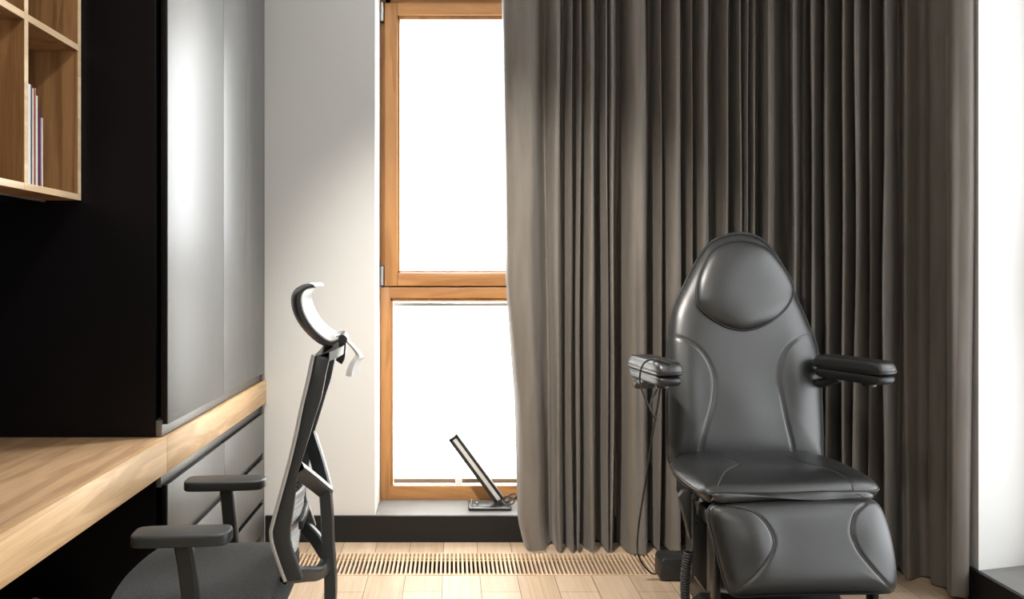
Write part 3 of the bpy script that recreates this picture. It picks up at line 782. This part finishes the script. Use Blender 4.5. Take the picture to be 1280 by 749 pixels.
# cushion: closed skin from the outer curve to the middle line
mid = [a.lerp(b, .74) for a, b in zip(outer, inner)]
loopc = outer+mid[::-1]
rows = []
for j in range(nS+1):
    t = j/nS; e = min(1, (min(t, 1-t)/.07)); e = .55+.45*math.sin(e*math.pi/2)
    fw = oF*(.022*(1-(2*t-1)**2))
    n_ = len(outer); ring = []
    for i in range(n_): ring.append(mid[i].lerp(outer[i], e)+oL*(HW*t)+fw)
    for i in range(n_-1, -1, -1): ring.append(mid[i]+oL*(HW*t)+fw)
    rows.append(ring+[ring[0]])
hr.grid(rows)
for r_ in (rows[0], rows[-1]):
    fcs = [hr.bm.verts.new(p) for p in r_[:-1]]; hr.bm.faces.new(fcs)
hr.build('head_rest', M['leather'], oc, angle=60)
sh_ = MB(); rows = []
mid2 = [a.lerp(b, .80) for a, b in zip(outer, inner)]
for j in range(nS+1):
    t = j/nS; fw = oF*(.022*(1-(2*t-1)**2))
    ring = [p+oL*(.008+(HW-.016)*t)+fw for p in mid2]+[p+oL*(.008+(HW-.016)*t)+fw for p in inner[::-1]]
    rows.append(ring+[ring[0]])
sh_.grid(rows)
for r_ in (rows[0], rows[-1]):
    fcs = [sh_.bm.verts.new(p) for p in r_[:-1]]; sh_.bm.faces.new(fcs)
sh_.build('head_rest_shell', M['shell'], oc, angle=50)
hub = OC+oF*0; HB = sp(429, 423)
jt = MB(); jt.cyl(HB-oL*.05, HB+oL*.06, .013, bev=.003)
jt.build('head_rest_hinge', M['blackplastic'], oc)
pb = MB(); strap(pb, [HB, HB-ez*.03+oF*.002, sp(427, 447), sp(424, 452)], .011, .024); 
strap(pb, [sp(426, 436), sp(416, 441), sp(408, 446)], .011, .03)
pb.build('head_rest_post', M['blackplastic'], oc, angle=35)
# seat
s_c = OC+ez*.405
def s2(u, v): return Vector((u, v))
so = [(.05, -.18), (.065, -.23), (.10, -.245), (.30, -.25), (.43, -.245), (.475, -.21), (.50, 0), (.48, .20), (.44, .235), (.30, .245), (.10, .24), (.065, .225), (.05, .18), (.04, 0)]
so = [Vector(p) for p in so]
def seat2(q): return -.012*math.exp(-((q.x-.2)/.13)**2-(q.y/.14)**2)-.02*max(0, (q.x-.36)/.14)**2
MB().pad(so, s_c, oF, oL, ez, .034, .035, 5, 6, (), .0, .006, seat2, N=130, K=24).build('seat', M['seatcloth'], oc, angle=75)
MB().pad([q*.93+Vector((.018, 0)) for q in so], s_c-ez*.036, oF, oL, ez, .012, .018, 8, 8, N=90, K=10).build('seat_shell', M['blackplastic'], oc, angle=60)
# armrests on slanted posts
def arm(p0, p1, v_sign, zt, post_top, post_bot):
    c = (p0+p1)/2; L_ = (p1-p0).length; o = Vector((c.x, c.y, zt-.014)); h = L_/2; k = .046
    out = [Vector(p) for p in ((-h, -k*.55), (-h+.02, -k*.9), (0, -k), (h-.03, -k*.95), (h-.004, -k*.7), (h, 0), (h-.004, k*.7), (h-.03, k*.95), (0, k), (-h+.02, k*.9), (-h, k*.55), (-h-.004, 0))]
    oo = resample(catmull(out, True, 5), 70, True)
    MB().prism([o-ez*.015+oF*q.x+oL*q.y for q in oo], ez*.029, .006, 3).build('arm_pad', M['greyplastic'], oc, angle=60)
    ps = MB(); a = Vector((post_top.x, post_top.y, zt-.030)); b = post_bot
    strap(ps, [a+ez*.004, a-ez*.012, a.lerp(b, .25), b], .020, .017)
    ps.box(-.035, .035, -.024, .024, -.006, .006, .004, M=Matrix.Translation(a+ez*.002) @ Matrix.Rotation(oa, 4, 'Z'))
    inn = Vector((b.x, b.y, b.z))-oL*(v_sign*.16)-ez*.06
    strap(ps, [b+ez*.01, b-ez*.05, b-oL*(v_sign*.04)-ez*.085, inn-ez*.02], .02, .016)
    ps.build('arm_post', M['blackplastic'], oc, angle=40)
Yn = 1.93
arm(at(168, 662, Yn), at(287, 662, Yn), -1, .612, at(230, 690, Yn), at(241, 765, Yn+.01))
Yf = 2.43
arm(at(233, 600, Yf), at(330, 600, Yf), 1, .608, at(284, 613, Yf), at(291, 690, Yf-.01))
# mechanism, gas lift, five-star base with castors
cc = OC+oF*.22
mc = MB(); mc.box(-.13, .13, -.09, .09, .31, .358, .01, M=Matrix.Translation(Vector((cc.x, cc.y, 0))) @ Matrix.Rotation(oa, 4, 'Z')); mc.build('tilt_mechanism', M['blackmetal'], oc)
gl = MB(); gl.cyl((cc.x, cc.y, .09), (cc.x, cc.y, .22), .027); gl.cyl((cc.x, cc.y, .22), (cc.x, cc.y, .315), .016); gl.build('gas_lift', M['blackmetal'], oc)
bs_ = MB(); bs_.cyl((cc.x, cc.y, .075), (cc.x, cc.y, .125), .042, bev=.006)
tips = []
for k in range(5):
    a = R(20+72*k); e = Vector((math.cos(a), math.sin(a), 0)); tp = Vector((cc.x, cc.y, 0))+e*.29; tips.append((tp, e))
    bs_.tube([Vector((cc.x, cc.y, .105)), Vector((cc.x, cc.y, .105))+e*.12, tp+ez*.078], lambda t: .024-.008*t, 10)
bs_.build('star_base', M['blackplastic'], oc)
for tp, e in tips:
    cs = MB(); n_ = Vector((-e.y, e.x, 0))
    for s in (-1, 1): cs.cyl(tp+n_*(s*.008)+ez*.026, tp+n_*(s*.022)+ez*.026, .0255, bev=.003)
    cs.cyl(tp+ez*.026, tp+ez*.072, .007); cs.build('castor', M['rubber'], oc)
# paper tag on the head-rest hinge
tg = []
for k in range(15):
    t = k/14
    c = sp(*(438+13*math.sin(min(1, t*1.6)*1.5)-10*max(0, t-.42)*1.0, 431+40*t))
    w_ = .020*min(1, .25+t*2.2)
    tg.append([c-oF*w_*.0+oL*(-w_)+Vector((-.012*0, 0, 0)), c+oL*w_*1.0])
rows = []
left = [(432, 427), (440, 436), (444, 444), (439, 451), (434, 461), (432, 470)]
right = [(434, 424), (445, 434), (455, 447), (451, 452), (448, 462), (446.5, 472)]
for (a, b) in zip(catmull([on_plane(*p, OC-oL*.03, oL) for p in left], sub=5), catmull([on_plane(*p, OC-oL*.03, oL) for p in right], sub=5)):
    rows.append([a+oL*.0, a.lerp(b, .5)-oL*.006, b+oL*.012])
pt_ = MB().grid(rows, .0006).build('paper_tag', M['paper'])
tag(pt_, 'small white paper tag hanging behind the office chair head rest', 'tag')

# ------------------------------------------------------------------ folding lamp on the sill
LY = 3.775
la = empty('desk_lamp', (.18, LY, WZ0), 'slim black folding desk lamp leaning open on the window sill', 'desk lamp')
bb = MB(); bb.box(.076, .278, LY-.05, LY+.05, WZ0+.001, WZ0+.020, .004); bb.build('base', M['blackplastic'], la)
MB().box(.080, .274, LY-.053, LY-.049, WZ0+.012, WZ0+.017, .001).build('trim_strip', M['chrome'], la)
for X in (.092, .118):
    MB().cyl((X, LY-.02, WZ0+.02), (X, LY-.02, WZ0+.045-.012*(X > .1)), .005, bev=.001).build('button', M['chrome'], la)
p0 = at(566, 546, LY); p1 = at(625, 626, LY); dv = (p1-p0); L_ = dv.length; dv.normalize()
nv = Vector((dv.z, 0, -dv.x)); 
if nv.x > 0: nv = -nv
rotm = Matrix((( -dv.x, 0, nv.x, 0), (0, 1, 0, 0), (-dv.z, 0, nv.z, 0), (0, 0, 0, 1)))
mid_ = (p0+p1)/2
am = MB(); am.box(-L_/2, L_/2, -.020, .020, -.024, -.010, .002, M=Matrix.Translation(mid_) @ rotm); am.box(-L_/2, L_/2, -.020, .020, .008, .024, .002, M=Matrix.Translation(mid_) @ rotm)
am.box(L_/2-.012, L_/2, -.020, .020, -.024, .024, .002, M=Matrix.Translation(mid_) @ rotm)
am.build('arm', M['blackplastic'], la)
MB().box(-L_/2+.01, L_/2-.012, -.017, .017, -.010, .008, .0005, M=Matrix.Translation(mid_) @ rotm).build('light_bar', plain('frosted_bar', (.62, .62, .60), .35), la)
hj = MB(); hj.cyl(p1+Vector((-.004, -.026, -.008)), p1+Vector((-.004, .026, -.008)), .014, bev=.002); hj.box(.205, .245, LY-.018, LY+.018, WZ0+.019, p1.z-.006, .004); hj.build('hinge', M['blackplastic'], la)
wv = MB()
for k in range(4):
    cx, cz = .262+.012*k, WZ0+.040+.010*(k % 2)
    wv.tube([Vector((cx+.030*math.cos(a), LY+.012*k-.02+.016*math.sin(a), cz+.016*math.sin(a+k))) for a in [2*math.pi*i/24 for i in range(24)]], .003, 6, True)
wv.build('lead', M['rubber'], la)

# ------------------------------------------------------------------ light
wd = bpy.data.worlds.new('sky'); bpy.context.scene.world = wd; wd.use_nodes = True
wd.node_tree.nodes['Background'].inputs[0].default_value = (.93, .97, 1, 1); wd.node_tree.nodes['Background'].inputs[1].default_value = 2.4
def area(name, loc, rot, sx, sy, power, col=(1, 1, 1), spread=180):
    l = bpy.data.lights.new(name, 'AREA'); l.shape = 'RECTANGLE'; l.size = sx; l.size_y = sy; l.energy = power; l.color = col; l.spread = R(spread)
    o = bpy.data.objects.new(name, l); C.objects.link(o); o.location = loc; o.rotation_euler = rot; return o
LIGHTS = 1
area('daylight_front', ((WX0+WX1)/2, 4.35, 1.5), (R(-90), 0, 0), 1.5, 2.6, 190, (.96, .98, 1))
area('daylight_right', (XR+.75, 1.65, 1.5), (0, R(90), 0), 2.5, 2.6, 42, (.97, .99, 1))
def spot(name, loc, tgt, power, ang, blend, rad, col):
    l = bpy.data.lights.new(name, 'SPOT'); l.energy = power; l.spot_size = R(ang); l.spot_blend = blend; l.shadow_soft_size = rad; l.color = col
    o = bpy.data.objects.new(name, l); C.objects.link(o); o.location = loc
    o.rotation_euler = (Vector(tgt)-Vector(loc)).to_track_quat('-Z', 'Y').to_euler(); return o
spot('ceiling_spot', (-.40, 1.55, 2.72), (.30, 3.5, .75), 430, 58, 1.0, .06, (1, .94, .86))
spot('door_spot', (-.45, 2.62, 2.74), (-.66, 2.56, 0), 110, 76, 1.0, .05, (1, .95, .88))
spot('desk_spot', (-.2, .9, 2.72), (-1.1, 2.0, 1.1), 36, 95, .9, .06, (1, .93, .84))
area('ambient_fill', (.2, -.8, 2.74), (0, 0, 0), 1.2, 1.2, 26, (1, .97, .93))  # unseen fill lamp added to lift the ambient light and brighten the back wall
sc = bpy.context.scene
sc.view_settings.view_transform = 'Standard'; sc.view_settings.look = 'None'; sc.view_settings.exposure = 0; sc.view_settings.gamma = 1
sc.view_settings.use_curve_mapping = False
